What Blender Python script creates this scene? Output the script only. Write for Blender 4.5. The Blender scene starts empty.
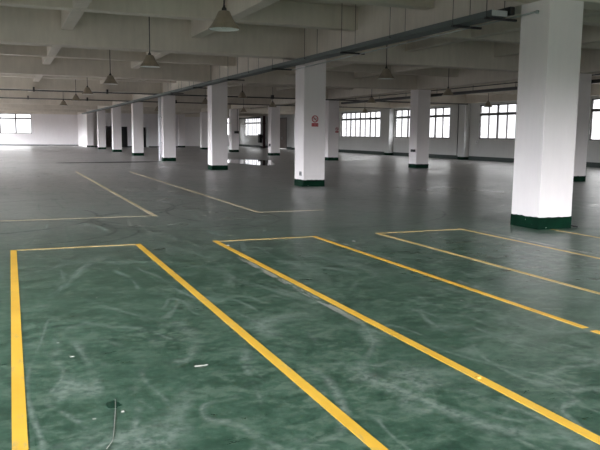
import bpy, bmesh, math, random
from mathutils import Matrix, Vector
random.seed(7)
C = bpy.context.scene.collection
SC = bpy.context.scene
PI = math.pi

# ------------------------------------------------------------------ layout (metres; X right, Y away, Z up; camera above the origin)
CX, CY = 7.485, 8.44            # left / near corner of the nearest pillar
CW = 0.642                      # pillar side
S = 9.295                       # pillar grid
DX, DY = 16.765, 17.56          # second row of pillars
HB = 3.45                       # underside of the main beams = pillar height
HS = 3.79                       # underside of the secondary beams
HC = 4.30                       # underside of the slab
XL, XR = -4.9, 26.45           # left and right walls (inner faces)
YB, YF = -5.2, 83.2            # back and far walls (inner faces)
YK = 73.95                      # front of the walled-off core beside the far wall

# ------------------------------------------------------------------ materials
def new_mat(name):
    m = bpy.data.materials.new(name); m.use_nodes = True
    nt = m.node_tree; nt.nodes.clear()
    out = nt.nodes.new('ShaderNodeOutputMaterial')
    b = nt.nodes.new('ShaderNodeBsdfPrincipled')
    nt.links.new(b.outputs[0], out.inputs[0])
    return m, nt, b, out

class G:
    """small node-graph writer"""
    def __init__(s, nt): s.nt = nt; s.N = nt.nodes; s.L = nt.links
    def put(s, sock, v):
        if isinstance(v, bpy.types.NodeSocket): s.L.new(v, sock)
        else: sock.default_value = v
    def math(s, op, a, b=None, c=None, clamp=False):
        n = s.N.new('ShaderNodeMath'); n.operation = op; n.use_clamp = clamp
        s.put(n.inputs[0], a)
        if b is not None: s.put(n.inputs[1], b)
        if c is not None: s.put(n.inputs[2], c)
        return n.outputs[0]
    def coords(s):
        return s.N.new('ShaderNodeTexCoord').outputs['Object']
    def mapping(s, v, loc=(0,0,0), rot=(0,0,0), sc=(1,1,1)):
        n = s.N.new('ShaderNodeMapping'); s.L.new(v, n.inputs[0])
        n.inputs[1].default_value = loc; n.inputs[2].default_value = rot; n.inputs[3].default_value = sc
        return n.outputs[0]
    def noise(s, v, scale, detail=3, rough=.5, dist=0):
        n = s.N.new('ShaderNodeTexNoise'); s.L.new(v, n.inputs['Vector'])
        n.inputs['Scale'].default_value = scale; n.inputs['Detail'].default_value = detail
        n.inputs['Roughness'].default_value = rough; n.inputs['Distortion'].default_value = dist
        return n.outputs['Fac']
    def ramp(s, f, stops, interp='LINEAR'):
        n = s.N.new('ShaderNodeValToRGB'); s.L.new(f, n.inputs[0]); cr = n.color_ramp; cr.interpolation = interp
        while len(cr.elements) < len(stops): cr.elements.new(.5)
        for e, (p, c) in zip(cr.elements, stops):
            e.position = p; e.color = (c, c, c, 1) if isinstance(c, (int, float)) else (*c, 1)
        return n.outputs[0]
    def mix(s, f, a, b, mode='MIX'):
        n = s.N.new('ShaderNodeMix'); n.data_type = 'RGBA'; n.blend_type = mode
        s.put(n.inputs[0], f)
        for sock, v in ((n.inputs[6], a), (n.inputs[7], b)):
            if isinstance(v, bpy.types.NodeSocket): s.L.new(v, sock)
            else: sock.default_value = (*v, 1)
        return n.outputs[2]
    def sep(s, v):
        n = s.N.new('ShaderNodeSeparateXYZ'); s.L.new(v, n.inputs[0]); return n.outputs

def plain(name, col, rough=.6, metal=0., var=.12, scale=6., spec=.5):
    m, nt, b, _ = new_mat(name); g = G(nt)
    f = g.noise(g.coords(), scale, 4, .6)
    lo = tuple(c*(1-var) for c in col); hi = tuple(min(1, c*(1+var)) for c in col)
    nt.links.new(g.ramp(f, [(.3, lo), (.7, hi)]), b.inputs['Base Color'])
    b.inputs['Roughness'].default_value = rough; b.inputs['Metallic'].default_value = metal
    b.inputs['Specular IOR Level'].default_value = spec
    return m

M = {}
def plaster(name, col, var, spec=.25, rough=.75):
    m, nt, b, _ = new_mat(name); g = G(nt); v = g.coords()
    f = g.noise(v, .7, 5, .6); f2 = g.noise(g.mapping(v, sc=(3, 3, .5)), 2.5, 4, .65)
    k = g.math('ADD', g.math('MULTIPLY', f, .6), g.math('MULTIPLY', f2, .4))
    lo = tuple(c*(1-var) for c in col); hi = tuple(min(.9, c*(1+var*.5)) for c in col)
    nt.links.new(g.ramp(k, [(.32, lo), (.62, hi)]), b.inputs['Base Color'])
    b.inputs['Roughness'].default_value = rough; b.inputs['Specular IOR Level'].default_value = spec
    bp = nt.nodes.new('ShaderNodeBump'); bp.inputs['Strength'].default_value = .05; bp.inputs['Distance'].default_value = .01
    nt.links.new(g.noise(v, 25, 3), bp.inputs['Height']); nt.links.new(bp.outputs[0], b.inputs['Normal'])
    return m
M['pillar'] = plaster('pillar_paint', (.78, .735, .725), .05)
M['wall'] = plaster('wall_paint', (.72, .69, .69), .06)
M['ceiling'] = plaster('ceiling_limewash', (.64, .585, .51), .14)
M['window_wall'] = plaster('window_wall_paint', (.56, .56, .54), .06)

def green_band():
    m, nt, b, _ = new_mat('dark_green_base_paint'); g = G(nt); v = g.coords()
    f = g.noise(v, 4, 4, .6)
    base = g.ramp(f, [(.3, (.001, .009, .005)), (.7, (.002, .021, .010))])
    chip = g.ramp(g.noise(v, 11, 3, .55), [(.735, 0), (.75, 1)])
    nt.links.new(g.mix(chip, base, (.62, .6, .58)), b.inputs['Base Color'])
    b.inputs['Roughness'].default_value = .7; b.inputs['Specular IOR Level'].default_value = .05
    return m
M['band'] = green_band()
M['skirting'] = plain('dark_skirting_paint', (.012, .026, .020), .5)
M['frame'] = plain('dark_bronze_aluminium', (.050, .044, .042), .45, .3)
M['steel'] = plain('galvanised_steel', (.42, .45, .44), .42, .75, .1, 9)
M['tray'] = plain('grey_green_painted_tray', (.075, .095, .088), .5, .1, .1, 5)
M['black'] = plain('black_rubber', (.012, .012, .012), .6)
M['darkmetal'] = plain('dark_metal', (.035, .034, .032), .5, .4)
M['rod'] = plain('dark_threaded_rod', (.06, .06, .055), .5, .5)
M['shade'] = plain('weathered_lamp_shade', (.29, .245, .185), .5, .1, .18, 8)
M['reflector'] = plain('bright_reflector', (.85, .85, .83), .4, .2, .04, 8)
M['bulb'] = plain('frosted_bulb_glass', (.8, .8, .76), .25, 0, .03)
M['grey_box'] = plain('grey_plastic', (.28, .28, .28), .5)
M['white_plastic'] = plain('white_plastic', (.72, .72, .72), .4, 0, .04)
M['white_pipe'] = plain('white_pipe_plastic', (.74, .74, .77), .35, 0, .03)
M['red_pipe'] = plain('dark_red_pipe_paint', (.035, .007, .007), .5)
M['red'] = plain('sign_red', (.36, .008, .018), .5)
M['sign_white'] = plain('sign_white', (.66, .60, .58), .5, 0, .04)
M['brown'] = plain('brown_door_paint', (.17, .135, .12), .5, 0, .1, 2)
M['dark_doorway'] = plain('doorway_shade_black', (.010, .010, .011), .5, .1)  # near-black carries the darkness of the room behind the far doorways
M['debris'] = plain('pale_debris', (.34, .35, .31), .8)
M['chip_yellow'] = plain('yellow_chip', (.72, .48, .12), .7)
M['dark_green'] = plain('dark_green_paint_blot', (.003, .034, .020), .35)

def yellow():
    m, nt, b, _ = new_mat('yellow_floor_paint'); g = G(nt); v = g.coords()
    f = g.noise(v, 1.4, 4, .6)
    col = g.ramp(f, [(.3, (.76, .43, .045)), (.7, (.88, .54, .07))])
    wear = g.ramp(g.noise(g.mapping(v, sc=(1, .3, 1)), 16, 4, .7), [(.57, 0), (.72, .55)])
    nt.links.new(g.mix(wear, col, (.40, .36, .20)), b.inputs['Base Color'])
    b.inputs['Roughness'].default_value = .42; b.inputs['Specular IOR Level'].default_value = .3
    return m
M['yellow'] = yellow()
def pale_yellow():
    m, nt, b, _ = new_mat('worn_yellow_floor_paint'); g = G(nt); v = g.coords()
    col = g.ramp(g.noise(v, 1.5, 4, .6), [(.3, (.62, .45, .16)), (.7, (.74, .56, .24))])
    wear = g.ramp(g.noise(v, 7, 5, .7), [(.54, 0), (.70, .5)])
    nt.links.new(g.mix(wear, col, (.13, .17, .14)), b.inputs['Base Color'])
    b.inputs['Roughness'].default_value = .45; b.inputs['Specular IOR Level'].default_value = .3
    return m
M['pale_yellow'] = pale_yellow()

def faded_yellow():
    m, nt, b, _ = new_mat('faded_yellow_floor_paint'); g = G(nt); v = g.coords()
    col = g.ramp(g.noise(v, 1.2, 4, .6), [(.3, (.50, .42, .26)), (.7, (.62, .53, .35))])
    wear = g.ramp(g.noise(v, 6, 5, .7), [(.52, 0), (.68, .6)])
    nt.links.new(g.mix(wear, col, (.15, .18, .155)), b.inputs['Base Color'])
    b.inputs['Roughness'].default_value = .5; b.inputs['Specular IOR Level'].default_value = .3
    return m
M['faded_yellow'] = faded_yellow()
def floor_mat():
    m, nt, b, _ = new_mat('worn_green_epoxy'); g = G(nt); v = g.coords()
    big = g.noise(v, .22, 4, .55); mid = g.noise(v, 1.6, 8, .75, .6)
    brush = g.noise(g.mapping(v, rot=(0, 0, .45), sc=(1.0, 3.2, 1)), 1.9, 8, .78, 1.2)
    k = g.math('ADD', g.math('MULTIPLY', mid, .5), g.math('MULTIPLY', brush, .5))
    col = g.ramp(k, [(.36, (.010, .040, .024)), (.47, (.034, .086, .055)), (.56, (.062, .128, .088)), (.68, (.15, .205, .16))])
    fine = g.math('ADD', g.math('MULTIPLY', g.noise(g.mapping(v, rot=(0, 0, .4), sc=(1., 1.4, 1)), 4.5, 4, .62, .8), .6), g.math('MULTIPLY', g.noise(g.mapping(v, loc=(4, 2, 0)), 15., 3, .6, .4), .4))
    patch = g.ramp(g.noise(v, .9, 4, .6), [(.36, .35), (.60, 1)])
    col = g.mix(g.math('MULTIPLY', g.ramp(fine, [(.50, 0), (.59, .9)]), patch), col, (.135, .20, .15))
    col = g.mix(g.math('MULTIPLY', g.ramp(fine, [(.40, .9), (.48, 0)]), patch), col, (.008, .034, .022))
    col = g.mix(g.ramp(big, [(.38, 0), (.62, .45)]), col, (.068, .122, .086))
    # floor greys with distance: the far glare is painted into the colour
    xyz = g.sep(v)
    far_glare = g.math('MULTIPLY', g.ramp(g.math('DIVIDE', xyz[1], 60.), [(.12, 0), (.2, .5), (.36, .85), (.8, 1)]), 1.0)
    col = g.mix(far_glare, col, (.25, .237, .23))
    # curved hairline scuffs
    scuffs = None
    for (rot, sx, sy, sc, w, msc, mt, seed) in ((.35, 1, .45, .75, .016, 1.1, .47, 3.), (1.25, 1, .35, .9, .014, .8, .48, 9.), (2.3, 1, .5, 1.25, .018, 1.5, .49, 17.), (.9, 1, .3, .5, .008, .6, .46, 29.), (1.9, 1, .25, .6, .008, .7, .47, 41.), (.6, 1, .4, 2.2, .022, 1.3, .5, 53.), (2.7, 1, .3, 1.7, .016, 1.0, .5, 61.)):
        n = g.noise(g.mapping(v, loc=(seed, seed*.7, 0), rot=(0, 0, rot), sc=(sx, sy, 1)), sc, 1.2, .35, .3)
        line = g.math('SUBTRACT', 1., g.math('DIVIDE', g.math('ABSOLUTE', g.math('SUBTRACT', n, .5)), w), clamp=True)
        mask = g.ramp(g.noise(g.mapping(v, loc=(seed*2, 0, 5)), msc, 4, .65), [(mt, 0), (mt+.1, 1)])
        fine = g.ramp(g.noise(v, 22, 2, .6), [(.35, .2), (.6, 1)])
        t = g.math('MULTIPLY', g.math('MULTIPLY', line, mask), fine)
        scuffs = t if scuffs is None else g.math('MAXIMUM', scuffs, t)
    col = g.mix(g.math('MULTIPLY', scuffs, .66), col, (.27, .33, .29))
    # dark tyre arcs behind the front bays
    arcs = None
    for (cx, cy, r, w) in ((.2, 10.6, 1.25, .05), (.25, 10.5, 1.5, .04), (2.6, 11.6, 1.3, .05), (2.75, 11.5, 1.55, .05), (-.8, 12.6, 2.2, .05), (5.2, 12.2, 2.6, .04), (1.1, 13.8, 1.9, .05)):
        dx = g.math('SUBTRACT', xyz[0], cx); dy = g.math('SUBTRACT', xyz[1], cy)
        d = g.math('SQRT', g.math('ADD', g.math('MULTIPLY', dx, dx), g.math('MULTIPLY', dy, dy)))
        a = g.math('SUBTRACT', 1., g.math('DIVIDE', g.math('ABSOLUTE', g.math('SUBTRACT', d, r)), w), clamp=True)
        arcs = a if arcs is None else g.math('MAXIMUM', arcs, a)
    arcs = g.math('MULTIPLY', arcs, g.ramp(g.noise(v, .9, 3, .6), [(.38, 0), (.55, .85)]))
    col = g.mix(arcs, col, (.012, .022, .018))
    # white scraped strips beside two of the painted lines, and a paler cleaned patch
    def strip(x0, x1, y0, y1, soft, th):
        a = g.ramp(g.math('MULTIPLY_ADD', xyz[0], 1., -x0+soft), [(0, 0), (soft, 1), ((x1-x0)+soft, 1), (min(1., (x1-x0)+2*soft), 0)])
        q = g.ramp(g.math('DIVIDE', g.math('SUBTRACT', xyz[1], y0-.4), (y1-y0)+.8), [(0, 0), (.15, 1), (.85, 1), (1, 0)])
        n = g.ramp(g.noise(g.mapping(v, sc=(3, .8, 1)), 3.5, 5, .7), [(th, 0), (th+.12, 1)])
        return g.math('MULTIPLY', g.math('MULTIPLY', a, q), n)
    sc1 = g.math('MAXIMUM', strip(2.395, 2.445, 4.9, 7.3, .012, .42), strip(4.01, 4.06, 5.5, 8.6, .015, .50))
    sc1 = g.math('MAXIMUM', sc1, strip(6.52, 6.58, 6.2, 8.8, .015, .42))
    col = g.mix(g.math('MULTIPLY', sc1, .8), col, (.42, .42, .39))
    # specks
    vor = nt.nodes.new('ShaderNodeTexVoronoi'); vor.inputs['Scale'].default_value = 3.2; nt.links.new(v, vor.inputs['Vector'])
    speck = g.math('LESS_THAN', vor.outputs['Distance'], .035)
    speck = g.math('MULTIPLY', speck, g.ramp(g.noise(v, 1.7, 2), [(.5, 0), (.55, 1)]))
    col = g.mix(g.math('MULTIPLY', speck, .6), col, (.5, .5, .46))
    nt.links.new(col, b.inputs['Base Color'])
    ro = g.ramp(g.math('ADD', g.math('MULTIPLY', brush, .6), g.math('MULTIPLY', big, .4)), [(.3, .22), (.7, .42)])
    ro = g.math('ADD', ro, g.math('MULTIPLY', scuffs, .2))
    nt.links.new(ro, b.inputs['Roughness'])
    b.inputs['Specular IOR Level'].default_value = .45
    bp = nt.nodes.new('ShaderNodeBump'); bp.inputs['Strength'].default_value = .30; bp.inputs['Distance'].default_value = .03
    hgt = g.math('ADD', g.noise(v, 1.1, 4, .6), g.math('MULTIPLY', g.noise(v, 9, 3, .6), .10))
    nt.links.new(hgt, bp.inputs['Height']); nt.links.new(bp.outputs[0], b.inputs['Normal'])
    return m
M['floor'] = floor_mat()

def water():
    m, nt, b, _ = new_mat('shallow_water'); g = G(nt)
    nt.links.new(g.ramp(g.noise(g.coords(), .8, 3), [(.3, (.010, .014, .012)), (.7, (.018, .022, .019))]), b.inputs['Base Color'])
    b.inputs['Roughness'].default_value = .02; b.inputs['IOR'].default_value = 1.33
    b.inputs['Specular IOR Level'].default_value = .6
    return m
M['water'] = water()
M['wet'] = plain('dark_wet_stain', (.035, .038, .036), .55, 0, .25, .9, .12)
def glass():
    m = bpy.data.materials.new('window_glass'); m.use_nodes = True; nt = m.node_tree; nt.nodes.clear()
    out = nt.nodes.new('ShaderNodeOutputMaterial'); t = nt.nodes.new('ShaderNodeBsdfTransparent'); gl = nt.nodes.new('ShaderNodeBsdfGlossy')
    fr = nt.nodes.new('ShaderNodeFresnel'); fr.inputs[0].default_value = 1.3; mx = nt.nodes.new('ShaderNodeMixShader')
    t.inputs[0].default_value = (.96, .97, .98, 1); gl.inputs['Roughness'].default_value = .05
    h = nt.nodes.new('ShaderNodeMath'); h.operation = 'MULTIPLY'; h.inputs[1].default_value = .5; nt.links.new(fr.outputs[0], h.inputs[0])
    nt.links.new(h.outputs[0], mx.inputs[0]); nt.links.new(t.outputs[0], mx.inputs[1]); nt.links.new(gl.outputs[0], mx.inputs[2])
    nt.links.new(mx.outputs[0], out.inputs[0])
    return m
M['glass'] = glass()

# ------------------------------------------------------------------ mesh helpers
def box(bm, x0, x1, y0, y1, z0, z1):
    v = [bm.verts.new(p) for p in ((x0,y0,z0),(x1,y0,z0),(x1,y1,z0),(x0,y1,z0),(x0,y0,z1),(x1,y0,z1),(x1,y1,z1),(x0,y1,z1))]
    for f in ((3,2,1,0),(4,5,6,7),(0,1,5,4),(1,2,6,5),(2,3,7,6),(3,0,4,7)): bm.faces.new([v[i] for i in f])
def bevelled(bm, w, seg=2):
    bmesh.ops.bevel(bm, geom=bm.edges[:], offset=w, segments=seg, affect='EDGES', profile=.6)
def bbox(x0, x1, y0, y1, z0, z1, w=0, seg=2):
    bm = bmesh.new(); box(bm, x0, x1, y0, y1, z0, z1)
    if w: bevelled(bm, w, seg)
    return bm
def tube(bm, pts, r, n=8, caps=True):
    pts = [Vector(p) for p in pts]; rings = []
    for i, p in enumerate(pts):
        d = (pts[min(i+1, len(pts)-1)] - pts[max(i-1, 0)]).normalized()
        a = d.cross(Vector((0, 0, 1)) if abs(d.z) < .9 else Vector((1, 0, 0))).normalized(); bb = d.cross(a)
        rings.append([bm.verts.new(p + (a*math.cos(2*PI*k/n) + bb*math.sin(2*PI*k/n))*r) for k in range(n)])
    for r0, r1 in zip(rings, rings[1:]):
        for k in range(n):
            f = bm.faces.new((r0[k], r0[(k+1) % n], r1[(k+1) % n], r1[k])); f.smooth = True
    if caps: bm.faces.new(rings[0][::-1]); bm.faces.new(rings[-1])
def lathe(bm, prof, n=24, smooth=True):
    rings = []
    for r, z in prof:
        rings.append([bm.verts.new((0, 0, z))] if r < 1e-5 else [bm.verts.new((r*math.cos(2*PI*k/n), r*math.sin(2*PI*k/n), z)) for k in range(n)])
    for a, b in zip(rings, rings[1:]):
        for k in range(n):
            k2 = (k+1) % n
            if len(a) == 1 and len(b) == 1: continue
            if len(a) == 1: f = bm.faces.new((a[0], b[k2], b[k]))
            elif len(b) == 1: f = bm.faces.new((a[k], a[k2], b[0]))
            else: f = bm.faces.new((a[k], a[k2], b[k2], b[k]))
            f.smooth = smooth
def prism(bm, pts, z0, z1):
    a = [bm.verts.new((x, y, z0)) for x, y in pts]; b = [bm.verts.new((x, y, z1)) for x, y in pts]
    bm.faces.new(b); bm.faces.new(a[::-1]); n = len(pts)
    for k in range(n): bm.faces.new((a[k], a[(k+1) % n], b[(k+1) % n], b[k]))
def obj(name, bm, mat, parent=None, loc=None):
    bmesh.ops.recalc_face_normals(bm, faces=bm.faces[:])
    me = bpy.data.meshes.new(name); bm.to_mesh(me); bm.free()
    me.materials.append(M[mat] if isinstance(mat, str) else mat)
    o = bpy.data.objects.new(name, me); C.objects.link(o)
    if parent is not None: o.parent = parent
    if loc is not None: o.location = loc
    return o
def tag(o, label, cat, group=None, kind=None):
    o['label'] = label; o['category'] = cat
    if group: o['group'] = group
    if kind: o['kind'] = kind
    return o
def thing(name, label, cat, loc=(0,0,0), group=None, kind='thing', rz=0):
    o = bpy.data.objects.new(name, None); C.objects.link(o); o.location = loc; o.rotation_euler = (0, 0, rz)
    return tag(o, label, cat, group, kind)
def dup(root, loc, label, rz=None):
    r = root.copy(); C.objects.link(r); r.location = loc; r['label'] = label
    if rz is not None: r.rotation_euler = (0, 0, rz)
    for ch in list(root.children):
        c = ch.copy(); C.objects.link(c); c.parent = r
        for gch in list(ch.children):
            d = gch.copy(); C.objects.link(d); d.parent = c
    return r

# ------------------------------------------------------------------ shell
tag(obj('floor', bbox(XL-.25, XR+.25, YB-.25, YF+.25, -.2, 0), 'floor'), 'worn dark green epoxy factory floor with scuffs and tyre marks', 'floor', kind='structure')
ceil = tag(obj('ceiling', bbox(XL-.25, XR+.25, YB-.25, YF+.25, HC, HC+.25), 'ceiling'), 'limewashed concrete ceiling with deep beams in square cells', 'ceiling', kind='structure')
for k in range(-2, 9):
    y = CY + S*k
    if y > YB+.02: obj('main_beam', bbox(XL, XR, y, y+.5, HB, HC, .012, 1), 'ceiling', ceil)
    for j in (1, 2):
        yy = y + S/3*j
        if yy < YF-.3: obj('secondary_beam', bbox(XL, XR, yy, yy+.28, HS, HC, .012, 1), 'ceiling', ceil)
for i in range(-2, 3):
    x = CX + S*i
    if x > XL: obj('main_beam', bbox(x, min(x+.5, XR), YB, YF, HB+.002, HC, .012, 1), 'ceiling', ceil)
    for j in (1, 2):
        xx = x + S/3*j
        if XL+.3 < xx < XR: obj('secondary_beam', bbox(xx, xx+.27, YB, YF, HS+.02, HC, .012, 1), 'ceiling', ceil)

def wall(name, label, axis, w0, w1, a0, a1, openings, mat='wall', top=HC):
    """axis 'y': the wall lies along Y between w0..w1 in X; openings = (a, b, z0, z1)"""
    bm = bmesh.new(); cuts = sorted(openings)
    def bx(p, q, z0, z1):
        if q-p < 1e-4 or z1-z0 < 1e-4: return
        if axis == 'y': box(bm, w0, w1, p, q, z0, z1)
        else: box(bm, p, q, w0, w1, z0, z1)
    p = a0
    for (a, b_, z0, z1) in cuts:
        bx(p, a, 0, top); bx(a, b_, 0, z0); bx(a, b_, z1, top); p = b_
    bx(p, a1, 0, top)
    return tag(obj(name, bm, mat), label, 'wall', kind='structure')

portals = []
def portal(axis, at, a, b_, z0, z1, sgn):
    portals.append((axis, at, a, b_, z0, z1, sgn))

def window(name, label, axis, at, a, b_, z0, z1, n, trans, thick=True):
    """a window in the wall plane `at`; n panes across, a transom at height trans"""
    root = thing(name, label, 'window', (0, 0, 0), kind='structure')
    def bb(p, q, u0, u1, d=.03):
        return bbox(at-d, at+d, p, q, u0, u1) if axis == 'y' else bbox(p, q, at-d, at+d, u0, u1)
    t = .06
    fr = bmesh.new()
    for (p, q, u0, u1) in ((a, a+t, z0, z1), (b_-t, b_, z0, z1), (a+t, b_-t, z0, z0+t), (a+t, b_-t, z1-t, z1)):
        if axis == 'y': box(fr, at-.04, at+.04, p, q, u0, u1)
        else: box(fr, p, q, at-.04, at+.04, u0, u1)
    obj('window_frame', fr, 'frame', root)
    obj('transom', bb(a+t, b_-t, trans-.075, trans+.075, .036), 'frame', root)
    for k in range(1, n):
        c = a + (b_-a)*k/n; hw = (.06 if k % 2 == 0 else .032) if thick else .07
        obj('mullion', bb(c-hw, c+hw, z0+t, z1-t, .033), 'frame', root)
    obj('window_glass', bb(a+t, b_-t, z0+t, z1-t, .004), 'glass', root)
    return root

# right wall: one window to a bay
right_open, right_win = [], []
for k in range(-1, 8):
    y0 = CY + S*k
    a, b_ = y0+CW+1.1, y0+S-.42
    if k == 6: continue
    a += {3: .42, 4: .3}.get(k, 0); b_ += {2: -.5, 3: .25}.get(k, 0)
    if k == 7: a, b_ = 75.3, 80.9
    right_win.append((k, max(a, YB+.4), b_)); right_open.append((max(a, YB+.4), b_, 1.30, 3.32))
right_open.append((67.1, 70.0, 0, 3.2))
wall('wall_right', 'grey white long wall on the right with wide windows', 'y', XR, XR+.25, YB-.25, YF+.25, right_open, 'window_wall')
rl = {1: 'wide barred window seen past the nearest pillar at right edge', 2: 'wide window beside the nearest pillar on the left side', 3: 'wide window partly hidden behind the pillar with a dark box', 4: 'wide eight pane window between two pillars at right centre', 7: 'small bright far window left of the dark red pipe'}
for n, (k, a, b_) in enumerate(right_win):
    window(f'window_{n+1}', rl.get(k, 'wide right wall window in bay %s out of view' % ('two', 'one', 'zero', '', '', '', 'six', '', '', '')[k+2] if k not in (5,) else 'wide window far along the right wall behind pillars'), 'y', XR+.07, a, b_, 1.30, 3.32, 8, 2.76)
    portal('y', XR+.2, a, b_, 1.30, 3.32, -1)
NW = len(right_win)
# far wall
far_open = [(-3.74, 2.62, 1.30, 3.42), (22.9, 25.28, 1.30, 3.40)]
wall('wall_far', 'pinkish white end wall far away at left', 'x', YF, YF+.25, XL-.25, XR+.25, far_open)
window(f'window_{NW+1}', 'bright two by two window at far left in end wall', 'x', YF+.07, -3.74, 2.62, 1.30, 3.42, 4, 2.93, False)
window(f'window_{NW+2}', 'sliver of bright window between two pillars in end wall', 'x', YF+.07, 22.9, 25.28, 1.30, 3.40, 3, 2.80, False)
for o in far_open: portal('x', YF+.2, o[0], o[1], o[2], o[3], -1)
# left wall (beside the camera, outside the frame): lights the floor and pillars
left_open = []
for k in range(-1, 8):
    y0 = CY + S*k
    left_open.append((max(y0+(.8 if k > 1 else 3.2), YB+.5), y0+S-(.1 if k > 1 else .8), .12 if k > 1 else 1.1, 3.42 if k > 1 else 3.3))
wall('wall_left', 'white left wall with wide windows outside the frame', 'y', XL-.25, XL, YB-.25, YF+.25, left_open)
for n, o in enumerate(left_open):
    window(f'window_{NW+3+n}', 'left wall window outside the frame, bay %d' % (n+1), 'y', XL-.07, *o, 8, 2.76)
    portal('y', XL-.2, *o, 1)
# back wall (behind the camera): open loading doorways
back_open = [(-4.3, -.6, .0, 3.2), (.8, 6.0, .0, 3.2), (8.2, 13.0, .0, 3.2)]
wall('wall_back', 'white back wall behind the camera with open loading doorways', 'x', YB-.25, YB, XL-.25, XR+.25, back_open)
for o in back_open: portal('x', YB-.2, *o, 1)

# walled-off core at the far end
core_open = [(9.28, 11.52, 0, 2.1), (12.55, 13.50, 0, 2.12)]
wall('wall_core', 'pale partition wall with dark doorways behind far pillars', 'x', YK, YK+.2, CX+CW+.012, DX-.012, core_open, top=HB)
tag(obj('wall_core_left', bbox(CX, CX+.2, CY+7*S+CW+.012, YF, 0, HB), 'wall'), 'bright side of the partition left of the farthest pillar', 'wall', kind='structure')
tag(obj('wall_core_right', bbox(DX, DX+.2, DY+6*S+CW+.012, YF, 0, HB), 'wall'), 'right side of the far partition behind pillars', 'wall', kind='structure')
tag(obj('wall_core_inner', bbox(CX+.2, DX, YK+3.6, YK+3.75, 0, HB), 'wall'), 'wall inside the dark room beyond the doorways', 'wall', kind='structure')
d = thing('door_1', 'dark double doorway in the far partition between two pillars', 'door', (9.28, YK, 0), kind='structure')
obj('door_leaf', bbox(1.25, 2.2, .12, .17, .02, 2.05), 'dark_doorway', d)
obj('door_leaf', bbox(.02, .07, .12, .95, .02, 2.05), 'grey_box', d)
fr = bmesh.new(); box(fr, 0, .06, -.01, .2, 0, 2.1); box(fr, 2.18, 2.24, -.01, .2, 0, 2.1); box(fr, .06, 2.18, -.01, .2, 2.04, 2.1); obj('door_frame', fr, 'dark_doorway', d)
d = thing('door_2', 'narrow dark doorway with white jamb right of a far pillar', 'door', (12.55, YK, 0), kind='structure')
obj('door_leaf', bbox(.04, .85, .10, .15, .02, 2.06), 'dark_doorway', d)
fr = bmesh.new(); box(fr, .93, 1.12, -.03, .2, 0, 2.4); box(fr, 0, .93, -.02, .2, 2.10, 2.2); obj('door_jamb', fr, 'white_plastic', d)
d = thing('door_3', 'tall brown grey double door in right wall between pillars', 'door', (XR, 67.1, 0), kind='structure')
fr = bmesh.new(); box(fr, -.02, .2, 0, .1, 0, 3.2); box(fr, -.02, .2, 2.8, 2.9, 0, 3.2); box(fr, -.02, .2, .1, 2.8, 3.1, 3.2); obj('door_frame', fr, 'frame', d)
for (p, q) in ((.1, 1.44), (1.46, 2.8)):
    leaf = obj('door_leaf', bbox(.04, .09, p, q, .02, 3.1), 'brown', d)
    obj('door_handle', bbox(.0, .04, (q-.12 if p < 1 else p+.08), (q-.08 if p < 1 else p+.12), .95, 1.25), 'steel', leaf)

# skirtings
def skirt(name, label, bm): tag(obj(name, bm, 'skirting'), label, 'baseboard', kind='structure')
b = bmesh.new(); segs = [YB, 67.1, 70.0, YF]
for a, c in ((YB, 67.1), (70.0, YF)): box(b, XR-.02, XR+.0, a, c, 0, .24)
skirt('baseboard_right', 'dark painted skirting strip along the right wall', b)
skirt('baseboard_far', 'thin grey skirting line along the end wall', bbox(XL, CX, YF-.015, YF, 0, .10))
b = bmesh.new()
for a, c in ((CX+CW, 9.28), (11.52, 12.55), (13.68, 16.76)): box(b, a, c, YK-.015, YK, 0, .12)
skirt('baseboard_core', 'dark skirting along the far partition with doorways', b)

# ------------------------------------------------------------------ pillars
def pillar(name, label, x, y, group, depth=CW, w=CW, mat='pillar'):
    r = thing(name, label, 'pillar', (x, y, 0), group)
    obj('pillar_shaft', bbox(0, w, 0, depth, 0, HB, .012, 2), mat, r)
    bm = bmesh.new()
    t = .003; n = 10; h = .185
    # painted band: a slightly uneven top edge, wrapped on the four sides
    cs = [(-t, -t), (w+t, -t), (w+t, depth+t), (-t, depth+t)]
    lo, hi = [], []
    rnd = random.Random(int(x*100+y*10))
    for i in range(4):
        (ax, ay), (bx_, by) = cs[i], cs[(i+1) % 4]
        for k in range(n):
            f = k/n; px, py = ax+(bx_-ax)*f, ay+(by-ay)*f
            lo.append(bm.verts.new((px, py, 0))); hi.append(bm.verts.new((px, py, h + rnd.uniform(-.007, .007))))
    for i in range(len(lo)):
        j = (i+1) % len(lo); bm.faces.new((lo[i], lo[j], hi[j], hi[i]))
    top = [bm.verts.new((min(max(v.co.x, .0), w), min(max(v.co.y, 0.), depth), v.co.z)) for v in hi]
    for i in range(len(hi)):
        j = (i+1) % len(hi); bm.faces.new((hi[i], hi[j], top[j], top[i]))
    o = obj('base_band', bm, 'band', r); o['label'] = 'dark green painted band at the pillar foot'
    return r
front_labels = ['big white square pillar at right, nearest to the camera', 'white pillar with red no smoking sign and socket, at centre',
    'white pillar third from nearest in the front row', 'white pillar fourth in the front row with white drainpipe',
    'white pillar fifth in the front row, right of dark doorways', 'white pillar sixth in the front row between two dark doorways',
    'white pillar seventh in the front row, left of dark doorway', 'farthest white pillar of front row against the partition']
rear_labels = ['white pillar directly behind the nearest big pillar at right', 'white pillar in front of right windows with small dark box',
    'white pillar right of and behind the pillar with red sign', 'white pillar beside the dark red pipe in the background',
    'white pillar with dark junction box left of far window', 'grey white pillar just left of the third front pillar',
    'grey white pillar at the right end of the partition']
for k, l in enumerate(front_labels): pillar('square_pillar', l, CX, CY+S*k, 'pillars of the front row')
for k, l in enumerate(rear_labels): pillar('square_pillar', l, DX, DY+S*k, 'pillars of the rear row')
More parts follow.
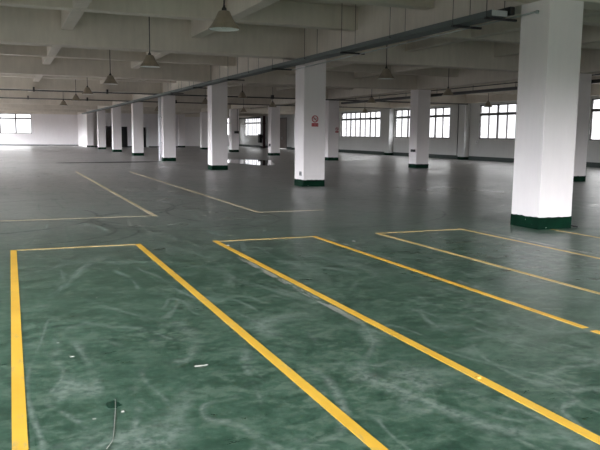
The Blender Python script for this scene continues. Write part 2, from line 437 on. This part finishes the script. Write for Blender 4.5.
el = {2: 'wall pillar on the right wall behind nearest pillar', 3: 'sunlit wall pillar between two right windows near the big pillar', 4: 'slim sunlit wall pillar between windows at right centre', 5: 'wall pillar behind pillars on the right wall', 6: 'far wall pillar right of the brown door', 7: 'wall pillar behind the dark red pipe'}
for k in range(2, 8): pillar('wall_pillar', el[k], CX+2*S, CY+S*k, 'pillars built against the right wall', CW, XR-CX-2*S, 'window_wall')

# ------------------------------------------------------------------ floor markings
def marking(label, strokes, mat='yellow', lean=0.):
    bm = bmesh.new()
    for (x0, x1, y0, y1) in strokes: prism(bm, [(x0+lean*(y1-y0), y0), (x1+lean*(y1-y0), y0), (x1, y1), (x0, y1)], .0, .0025)
    o = obj('floor_marking', bm, mat); tag(o, label, 'floor marking', 'painted yellow floor markings', 'thing'); return o
w = .068
marking('bold yellow line nearest at bottom left of the floor', [(-.005, w-.005, 1.5, 8.97)], lean=-.0045)
marking('bold yellow diagonal line right of the bottom left one', [(1.465, 1.465+w, 1.5, 8.97)])
marking('thin yellow cross stroke closing the bottom left bay', [(w-.003, 1.463, 8.93, 8.985)], 'pale_yellow')
marking('yellow bay outline in front centre, right of the nearest bay', [(2.47, 2.47+w, 1.5, 8.93), (3.895, 3.895+w*.9, 3.87, 8.90), (3.895, 3.895+w*.9, 2.6, 3.79)])
marking('thin yellow cross stroke closing the centre bay', [(2.54, 3.893, 8.85, 8.90)], 'pale_yellow')
marking('yellow bay outline at right ending left of nearest pillar', [(4.90, 4.96, 2.9, 8.90), (6.36, 6.42, 4.4, 8.93), (4.96, 6.36, 8.86, 8.91)], 'pale_yellow')
marking('short yellow line running from the nearest pillar to right edge', [(7.70, 7.755, 5.6, 8.42)], 'pale_yellow')
marking('pale yellow corner line in the middle left aisle', [(2.28, 2.35, 12.0, 26.9), (-4.0, 2.28, 12.02, 12.075)], 'faded_yellow')
marking('pale yellow corner line in front of the centre pillars', [(4.17, 4.23, 12.03, 26.5), (4.23, 5.5, 12.03, 12.075)], 'faded_yellow')

# ------------------------------------------------------------------ pendant lamps
LZ = 2.895
lamp0 = thing('pendant_lamp', '', 'lamp', (2.95, 9.97, LZ), 'pendant lamps under the ceiling')
bm = bmesh.new(); tube(bm, [(0, 0, .33), (0, 0, HC-LZ)], .011, 8); obj('hanging_rod', bm, 'darkmetal', lamp0)
bm = bmesh.new(); lathe(bm, [(0, HC-LZ), (.05, HC-LZ), (.05, HC-LZ-.02), (.02, HC-LZ-.05), (0, HC-LZ-.05)], 16); obj('ceiling_rose', bm, 'darkmetal', lamp0)
bm = bmesh.new(); lathe(bm, [(0, .345), (.014, .345), (.018, .315), (.034, .295), (.038, .255), (0, .255)], 16); obj('lamp_cap', bm, 'darkmetal', lamp0)
bm = bmesh.new(); lathe(bm, [(.036, .262), (.078, .256), (.088, .238), (.098, .215), (.130, .150), (.168, .085), (.200, .042), (.224, .014), (.229, 0), (.222, .001), (.194, .040), (.125, .145), (.092, .210), (.08, .235), (.036, .252)], 28); obj('lamp_shade', bm, 'shade', lamp0)
bm = bmesh.new(); lathe(bm, [(.217, .003), (.190, .040), (.121, .143), (.088, .205), (.03, .235)], 20, False); obj('reflector', bm, 'reflector', lamp0)
bm = bmesh.new(); lathe(bm, [(0, .012), (.03, .018), (.05, .045), (.055, .08), (.04, .13), (.025, .17), (.025, .235), (0, .235)], 16); obj('bulb', bm, 'bulb', lamp0)
lamp0['label'] = 'largest beige pendant lamp, nearest, hanging at upper middle left'
lamps = [
    (3.05, 9.97+6.2*1, 'second beige pendant lamp of the left row from the camera'),
    (3.01, 9.97+6.2*2, 'third pendant lamp of the left row from the camera'),
    (2.97, 9.97+6.2*3, 'fourth pendant lamp of the left row, by the ceiling conduit'),
    (3.09, 9.97+6.2*4, 'fifth small pendant lamp of the left row'),
    (2.97, 9.97+6.2*5, 'farthest and smallest pendant lamp of the left row'),
    (9.27, 16.45, 'dark pendant lamp below the tray between centre and right pillars'),
    (9.15, 28.3, 'dim pendant lamp right of the third front pillar'),
    (9.30, 34.8, 'dim pendant lamp between third and fourth front pillars'),
    (9.30, 47.0, 'tiny pendant lamp left of the fourth front pillar'),
    (15.0, 22.0, 'dark pendant lamp right of the rear pillar with box'),
    (15.45, 28.7, 'dark pendant lamp in front of the windows at right centre'),
    (13.35, 36.0, 'small dark pendant lamp left of the centre pillar'),
    (14.6, 44.9, 'tiny pendant lamp over the pillar with junction box'),
    (21.7, 41.2, 'small pendant lamp against the eight pane window'),
    (22.15, 29.0, 'small pendant lamp against the window left of big pillar'),
]
for x, y, l in lamps: dup(lamp0, (x, y, LZ), l)

# ------------------------------------------------------------------ cable tray of the front row
TY0, TY1 = 9.15, 72.9
t = thing('cable_tray', 'long grey green cable tray hung along the front pillars', 'cable tray', (6.98, TY0, 3.26))
bm = bmesh.new(); L = TY1-TY0
box(bm, 0, .30, 0, L, 0, .008); box(bm, 0, .008, 0, L, .008, .085); box(bm, .292, .30, 0, L, .008, .085); box(bm, .008, .292, 0, .008, .008, .085); box(bm, -.004, .304, 0, L, .085, .092)
obj('tray_channel', bm, 'tray', t)
o = obj('end_plate', bbox(0.004, .296, -.006, 0, .004, .09), 'steel', t); o['label'] = 'bright metal end plate'
for n in range(14): obj('cover_clip', bbox(.02, .10, .2+2.13*n, .32+2.13*n, .092, .096), 'black', t)
rods_y = [8.95+.3, 10.15, 12.25, 14.4, 16.5, 18.8, 20.95, 23.1, 25.25, 27.4+.4, 29.9, 32.0, 34.2]
hg = None
for n, y in enumerate(rods_y):
    lb = 'threaded rod hanger carrying the cable tray, %s from the near end' % ['first', 'second', 'third', 'fourth', 'fifth', 'sixth', 'seventh', 'eighth', 'ninth', 'tenth', 'eleventh', 'twelfth', 'thirteenth'][n]
    if hg is None:
        hg = thing('tray_hanger', lb, 'hanger', (6.98, y, 3.22), 'hangers of the front cable tray')
        obj('crossbar', bbox(-.04, .56, -.02, .02, 0, .035), 'black', hg)
        for x in (-.02, .32):
            bm = bmesh.new(); tube(bm, [(x, 0, .035), (x, 0, HC-3.22)], .006, 6); obj('threaded_rod', bm, 'rod', hg)
    elif n in (0, 1, 3, 5, 7, 9, 11): dup(hg, (6.98, y, 3.22), lb)
    elif n == 2:
        hr = thing('tray_hanger', lb, 'hanger', (6.98, y, 3.22), 'hangers of the front cable tray')
        for x in (-.02, .32):
            bm = bmesh.new(); tube(bm, [(x, 0, .07), (x, 0, HC-3.22)], .006, 6); obj('threaded_rod', bm, 'rod', hr)
            obj('rod_lug', bbox(x-.012 if x < 0 else x-.016, x+.016 if x < 0 else x+.012, -.012, .012, .07, .095), 'rod', hr)
    else: dup(hr, (6.98, y, 3.22), lb)
bm = bmesh.new(); tube(bm, [(CX-.012, 8.72, 3.285), (CX-.03, 8.74, 3.285), (CX-.06, 9.2, 3.27), (CX-.06, 18.5, 3.20)], .012, 8)
tube(bm, [(CX-.03, 8.70, 3.285), (CX-.001, 8.70, 3.285)], .028, 10)
tag(obj('conduit', bm, 'steel'), 'thin metal conduit running below the tray into nearest pillar', 'conduit')
tag(obj('black_block', bbox(7.33, 7.43, 9.15, 10.05, 3.30, 3.43, .02), 'black'), 'black block beside the end of the front tray', 'cable')  # plain black block between the tray end and the nearest pillar

# rear row: two lengths of dark trunking and a conduit
def trunk(label, x0, x1, y0, y1, z0, z1):
    r = thing('hanging_cable_trunking', label, 'cable trunking', (x0, y0, z0))
    obj('trunking_channel', bbox(0, x1-x0, 0, y1-y0, 0, z1-z0), 'darkmetal', r)
    for k in range(10): obj('strap', bbox(.09, .105, .4+2.6*k, .415+2.6*k, z1-z0, HC-z0), 'darkmetal', r)
trunk('dark cable trunking on the rear row behind right pillars', DX+CW+.03, DX+CW+.23, DY-7, 36.0, 3.16, 3.27)
bm = bmesh.new(); tube(bm, [(DX+CW+.06, DY-9, 3.42), (DX+CW+.06, 52, 3.42)], .02, 8)
tag(obj('conduit', bm, 'darkmetal'), 'thin dark conduit under the rear row longitudinal beam', 'conduit')
for (y, x0, x1, l) in ((CY+3*S-.22, XL, XR-.4, 'dark conduit crossing the ceiling above the small left lamps'), (CY+4*S-.22, XL, XR-.4, 'lower dark conduit crossing the ceiling at left, farther away')):
    r = thing('ceiling_conduit', l, 'conduit', (0, y, HB-.06 if y < 40 else HB-.03))
    bm = bmesh.new(); tube(bm, [(x0, -.03, 0), (x1, -.03, 0)], .032, 8); obj('conduit_pipe', bm, 'darkmetal', r)
    for x in (1.3, 4.7, 10.2, 13.4): obj('hanger_clip', bbox(x-.04, x+.04, -.07, .218, -.05, .16), 'darkmetal', r)

# ------------------------------------------------------------------ pillar and wall fittings
def sign(label, x, y, z, s=1.):
    r = thing('safety_sign', label, 'sign', (x, y, z))
    bm = bmesh.new(); prism(bm, [(.088*s*math.cos(2*PI*k/28), .088*s*math.sin(2*PI*k/28)) for k in range(28)], 0, .003)
    bm.transform(Matrix.Rotation(PI/2, 4, 'X')); obj('sign_disc', bm, 'sign_white', r)
    bm = bmesh.new(); n = 32
    for k in range(n):
        a0, a1 = 2*PI*k/n, 2*PI*(k+1)/n
        q = [(.096*s, a0), (.096*s, a1), (.074*s, a1), (.074*s, a0)]
        f = [bm.verts.new((rr*math.cos(a), -.006, rr*math.sin(a))) for rr, a in q]; g_ = [bm.verts.new((rr*math.cos(a), 0, rr*math.sin(a))) for rr, a in q]
        bm.faces.new(f)
        for i in range(4): bm.faces.new((f[i], f[(i+1) % 4], g_[(i+1) % 4], g_[i]))
    m2 = bmesh.new(); box(m2, -.075*s, .075*s, -.0055, -.0035, -.009*s, .009*s); m2.transform(Matrix.Rotation(PI/4, 4, 'Y'))
    me = bpy.data.meshes.new('tmp'); m2.to_mesh(me); m2.free(); bm.from_mesh(me); bpy.data.meshes.remove(me)
    obj('red_ring', bm, 'red', r)
    bm = bmesh.new(); box(bm, -.045*s, .03*s, -.0045, -.0032, -.012*s, .008*s); box(bm, .034*s, .045*s, -.0045, -.0032, -.012*s, .008*s); box(bm, .034*s, .040*s, -.0045, -.0032, .014*s, .035*s)
    obj('cigarette_mark', bm, 'black', r)
    obj('red_panel', bbox(-.098*s, .098*s, -.004, 0, -.205*s, -.115*s), 'red', r)
    bm = bmesh.new()
    for k in range(4):
        cx = (-.063+.042*k)*s
        for (x0, x1, z0, z1) in ((-.014, .014, .012, .017), (-.014, .014, -.017, -.012), (-.003, .003, -.017, .017)):
            box(bm, cx+x0*s, cx+x1*s, -.0052, -.004, (-.16+z0)*s, (-.16+z1)*s)
    obj('sign_lettering', bm, 'sign_white', r)
sign('round red no smoking sign over a red panel on centre pillar', 7.812, CY+S, 1.85)
sign('faded small red sign on the pillar behind the centre pillar', 17.29, DY+2*S, 1.78, 1.0)
def wallbox(name, label, cat, loc, dims, mat, part, pmat, pd):
    r = thing(name, label, cat, loc)
    obj('box_body', bbox(*dims, .008, 2), mat, r); obj(part, bbox(*pd, .003, 1), pmat, r)
wallbox('wall_socket', 'small grey socket low on the centre pillar left face', 'socket', (CX, CY+S+.19, .35), (-.02, 0, -.07, .07, -.06, .06), 'grey_box', 'socket_plate', 'darkmetal', (-.026, -.018, -.04, .04, -.03, .03))
wallbox('junction_box', 'small dark box on the rear pillar before the windows', 'box', (DX, DY+S+.25, .775), (-.06, 0, -.16, .16, -.055, .055), 'black', 'box_lid', 'darkmetal', (-.07, -.058, -.13, .13, -.035, .035))
wallbox('junction_box', 'dark box high on the rear pillar left of far window', 'box', (DX+.43, DY+4*S, 1.6), (-.19, .19, -.08, 0, -.10, .10), 'black', 'box_lid', 'darkmetal', (-.15, .15, -.09, -.078, -.07, .07))
wallbox('junction_box', 'small dark box on the pillar beside the dark red pipe', 'box', (DX, DY+3*S+.2, .72), (-.07, 0, -.1, .1, -.09, .09), 'black', 'box_lid', 'darkmetal', (-.08, -.068, -.07, .07, -.06, .06))
bm = bmesh.new(); tube(bm, [(DX+.5, DY+4*S-.02, 1.70), (DX+.5, DY+4*S-.02, HB)], .018, 8)
tag(obj('conduit', bm, 'darkmetal'), 'thin dark conduit rising from the rear pillar junction box', 'conduit')
r = thing('drainpipe', 'white vertical drainpipe on left face of fourth front pillar', 'pipe', (CX-.115, CY+3*S+.30, 0))
bm = bmesh.new(); tube(bm, [(0, 0, .02), (0, 0, HB)], .075, 14); obj('pipe', bm, 'white_pipe', r)
for z in (.9, 2.2): 
    bm = bmesh.new(); tube(bm, [(0, 0, z), (0, 0, z+.09)], .088, 14); obj('pipe_coupling', bm, 'white_pipe', r)
    obj('bracket', bbox(.08, .108, -.03, .03, z+.02, z+.06), 'steel', r)
r = thing('fire_riser', 'dark red vertical fire pipe by the far right window', 'pipe', (26.0, 72.75, 0))
bm = bmesh.new(); tube(bm, [(0, 0, 0), (0, 0, HB)], .14, 16); obj('riser_pipe', bm, 'red_pipe', r)
for z in (.05, 1.0, 2.6):
    bm = bmesh.new(); tube(bm, [(0, 0, z), (0, 0, z+.10)], .18, 16); obj('flange', bm, 'red_pipe', r)
bm = bmesh.new(); tube(bm, [(0, 0, 1.25), (-.30, -.10, 1.25)], .06, 12); tube(bm, [(-.30, -.10, 1.1), (-.30, -.10, 1.4)], .10, 12); obj('valve', bm, 'black', r)
r = thing('hose_cabinet', 'black fire hose cabinet left of the dark red pipe', 'cabinet', (CX+2*S-.312, CY+7*S+.32, .55))
obj('cabinet_body', bbox(0, .3, -.30, .30, 0, .95, .01, 2), 'black', r)
dd = obj('cabinet_door', bbox(-.012, -.001, -.27, .27, .03, .92), 'darkmetal', r); obj('door_handle', bbox(-.03, -.012, .22, .26, .42, .54), 'steel', dd)
bm = bmesh.new(); tube(bm, [(XR-.02, 37.15+.4, .26), (XR-.02, 37.15+.4, HB)], .018, 8)
tag(obj('conduit', bm, 'darkmetal'), 'thin dark conduit on right wall beside the sunlit wall pillar', 'conduit')
wallbox('switch_box', 'tiny pale switch on the right wall under the window edge', 'switch', (XR, 35.55, 1.1), (-.04, 0, -.1, .1, -.07, .07), 'white_plastic', 'switch_rocker', 'grey_box', (-.05, -.038, -.05, .05, -.035, .035))
bm = bmesh.new(); tube(bm, [(XR-.09, 74.4, 3.37), (XR-.09, 83.0, 3.37)], .07, 10)  # dark tube standing in for the shadow along the edge beam
tag(obj('beam_shade_strip', bm, 'darkmetal'), 'dark strip of painted beam shade above the far right window', 'shade strip')

# ------------------------------------------------------------------ floor: puddles and litter
def puddle(label, pts, mat='water'):
    # rounded irregular outline: Chaikin smoothing
    for _ in range(2):
        q = []
        for i in range(len(pts)):
            a, b_ = pts[i], pts[(i+1) % len(pts)]
            q += [(a[0]*.75+b_[0]*.25, a[1]*.75+b_[1]*.25), (a[0]*.25+b_[0]*.75, a[1]*.25+b_[1]*.75)]
        pts = q
    bm = bmesh.new(); prism(bm, pts, .0, .002)
    tag(obj('puddle', bm, mat), label, 'puddle', 'puddles on the floor', 'thing')
puddle('long dark wet patch on the floor left of fourth pillar', [(1.95, 34.9), (2.6, 34.4), (3.4, 34.8), (4.2, 34.4), (5.2, 34.7), (6.2, 35.0), (7.1, 35.7), (7.2, 36.2), (6.3, 36.3), (5.2, 36.1), (4.2, 35.8), (3.4, 35.5), (2.6, 35.3)], 'wet')
puddle('bright puddle reflecting the far window right of third pillar', [(10.0, 35.0), (10.6, 32.5), (10.9, 30.9), (11.25, 30.6), (11.9, 31.6), (12.6, 34.0), (13.3, 36.0), (13.8, 36.8), (13.2, 37.6), (12.6, 38.2), (11.4, 38.2), (10.4, 37.4)])
puddle('thin streak of water left of centre pillar', [(13.9, 34.6), (15.3, 35.2), (16.0, 35.9), (15.0, 35.9), (13.9, 35.2)])
# blot of dark green paint with a pale scratch
bm = bmesh.new(); rnd = random.Random(3)
prism(bm, [(.036*(1+rnd.uniform(-.25, .25))*math.cos(2*PI*k/14), .05*(1+rnd.uniform(-.25, .25))*math.sin(2*PI*k/14)) for k in range(14)], 0, .002)
tag(obj('paint_blot', bm, 'dark_green', loc=(.462, 3.60, 0)), 'small dark green blot on the floor at bottom left', 'stain')
bm = bmesh.new()
pts = [(.48, 3.67), (.468, 3.58), (.45, 3.46), (.42, 3.28), (.398, 3.16), (.36, 3.08)]
tube(bm, [(x, y, .002) for x, y in pts], .0014, 6)
tag(obj('thread', bm, 'debris'), 'thin pale thread lying across the dark green blot', 'thread')
for (x, y, sx, sy, m, l) in ((2.50, 3.25, .03, .025, 'chip_yellow', 'yellow chip lying on the centre bay line'), (.49, 3.485, .022, .009, 'debris', 'pale scrape fragment just right of the dark green blot'), (1.04, 4.04, .07, .008, 'debris', 'pale sliver lying left of the diagonal yellow line'), (.33, 4.5, .025, .010, 'debris', 'tiny pale chip beside the left yellow line'), (2.55, 8.5, .05, .03, 'debris', 'tiny pale chip inside the centre bay corner'), (4.25, 8.3, .05, .04, 'debris', 'tiny pale chip right of the centre bay')):
    bm = bmesh.new(); rnd = random.Random(int(x*100))
    prism(bm, [(sx*(1+rnd.uniform(-.3, .3))*.5*math.cos(2*PI*k/7), sy*(1+rnd.uniform(-.3, .3))*.5*math.sin(2*PI*k/7)) for k in range(7)], 0.0, .006)
    tag(obj('floor_chip', bm, m, loc=(x, y, .0026 if m == 'chip_yellow' else 0)), l, 'debris', 'chips on the floor')
bm = bmesh.new(); tube(bm, [(8.12, 8.50, .02), (8.17, 8.47, .035), (8.23, 8.50, .02), (8.28, 8.45, .012)], .012, 8)
tag(obj('cable_stub', bm, 'black'), 'short black cable stub at the foot of nearest pillar', 'cable')

# ------------------------------------------------------------------ daylight
wd = bpy.data.worlds.new('sky'); SC.world = wd; wd.use_nodes = True
nt = wd.node_tree; nt.nodes.clear(); g = G(nt)
out = nt.nodes.new('ShaderNodeOutputWorld'); bg = nt.nodes.new('ShaderNodeBackground')
# overcast: the bright side of the sky (sun behind cloud) is to the left of and behind the camera
xyz = g.sep(nt.nodes.new('ShaderNodeTexCoord').outputs['Generated']); z = xyz[2]
t = g.math('ADD', g.math('ADD', g.math('MULTIPLY', xyz[0], -.75), g.math('MULTIPLY', xyz[1], -.55)), g.math('MULTIPLY', z, .35))
side = g.ramp(g.math('MULTIPLY_ADD', t, .5, .5), [(.42, (.17, .168, .166)), (.56, (.45, .46, .48)), (.70, (1.06, 1.06, 1.12))])
low = g.ramp(g.math('MULTIPLY_ADD', z, .5, .5), [(.40, (.06, .06, .058)), (.489, (.066, .065, .066)), (.518, (.078, .077, .079))])
up = g.ramp(g.math('MULTIPLY_ADD', z, .5, .5), [(.518, 0), (.55, 1)])
sky = g.mix(up, low, side)
nt.links.new(sky, bg.inputs[0]); bg.inputs[1].default_value = 5.0; nt.links.new(bg.outputs[0], out.inputs[0])
for (axis, at, a, b_, z0, z1, sgn) in portals:
    li = bpy.data.lights.new('daylight_portal', 'AREA'); li.shape = 'RECTANGLE'
    li.size = b_-a; li.size_y = z1-z0; li.cycles.is_portal = True
    lo = bpy.data.objects.new('daylight_portal', li); C.objects.link(lo)
    if axis == 'y':
        lo.location = (at, (a+b_)/2, (z0+z1)/2); dvec = Vector((sgn, 0, 0))
    else:
        lo.location = ((a+b_)/2, at, (z0+z1)/2); dvec = Vector((0, sgn, 0))
    zx = -dvec; yx = Vector((0, 0, 1)); xx = yx.cross(zx)
    lo.rotation_euler = Matrix((xx, yx, zx)).transposed().to_euler()

# ------------------------------------------------------------------ camera
f, yaw, pit, rol = 701.2, 0.395344, 0.127099, 0.0103219
fw = Vector((math.sin(yaw)*math.cos(pit), math.cos(yaw)*math.cos(pit), -math.sin(pit)))
r0 = Vector((math.cos(yaw), -math.sin(yaw), 0)); u0 = r0.cross(fw)
r = r0*math.cos(rol) + u0*math.sin(rol); u = u0*math.cos(rol) - r0*math.sin(rol)
cd = bpy.data.cameras.new('camera'); cam = bpy.data.objects.new('camera', cd); C.objects.link(cam)
cd.sensor_width = 36; cd.sensor_fit = 'HORIZONTAL'; cd.lens = f/600*36; cd.clip_start = .05; cd.clip_end = 300
m = Matrix((r, u, -fw)).transposed().to_4x4(); m.translation = Vector((0, 0, 1.4)); cam.matrix_world = m
SC.camera = cam
vs = SC.view_settings; vs.view_transform = 'Standard'; vs.look = 'None'; vs.gamma = 1; vs.exposure = 2.87; vs.use_curve_mapping = False
cy = SC.cycles; cy.use_denoising = True; cy.max_bounces = 14; cy.diffuse_bounces = 8; cy.glossy_bounces = 4; cy.transparent_max_bounces = 8; cy.caustics_reflective = False; cy.caustics_refractive = False; cy.sample_clamp_indirect = 10
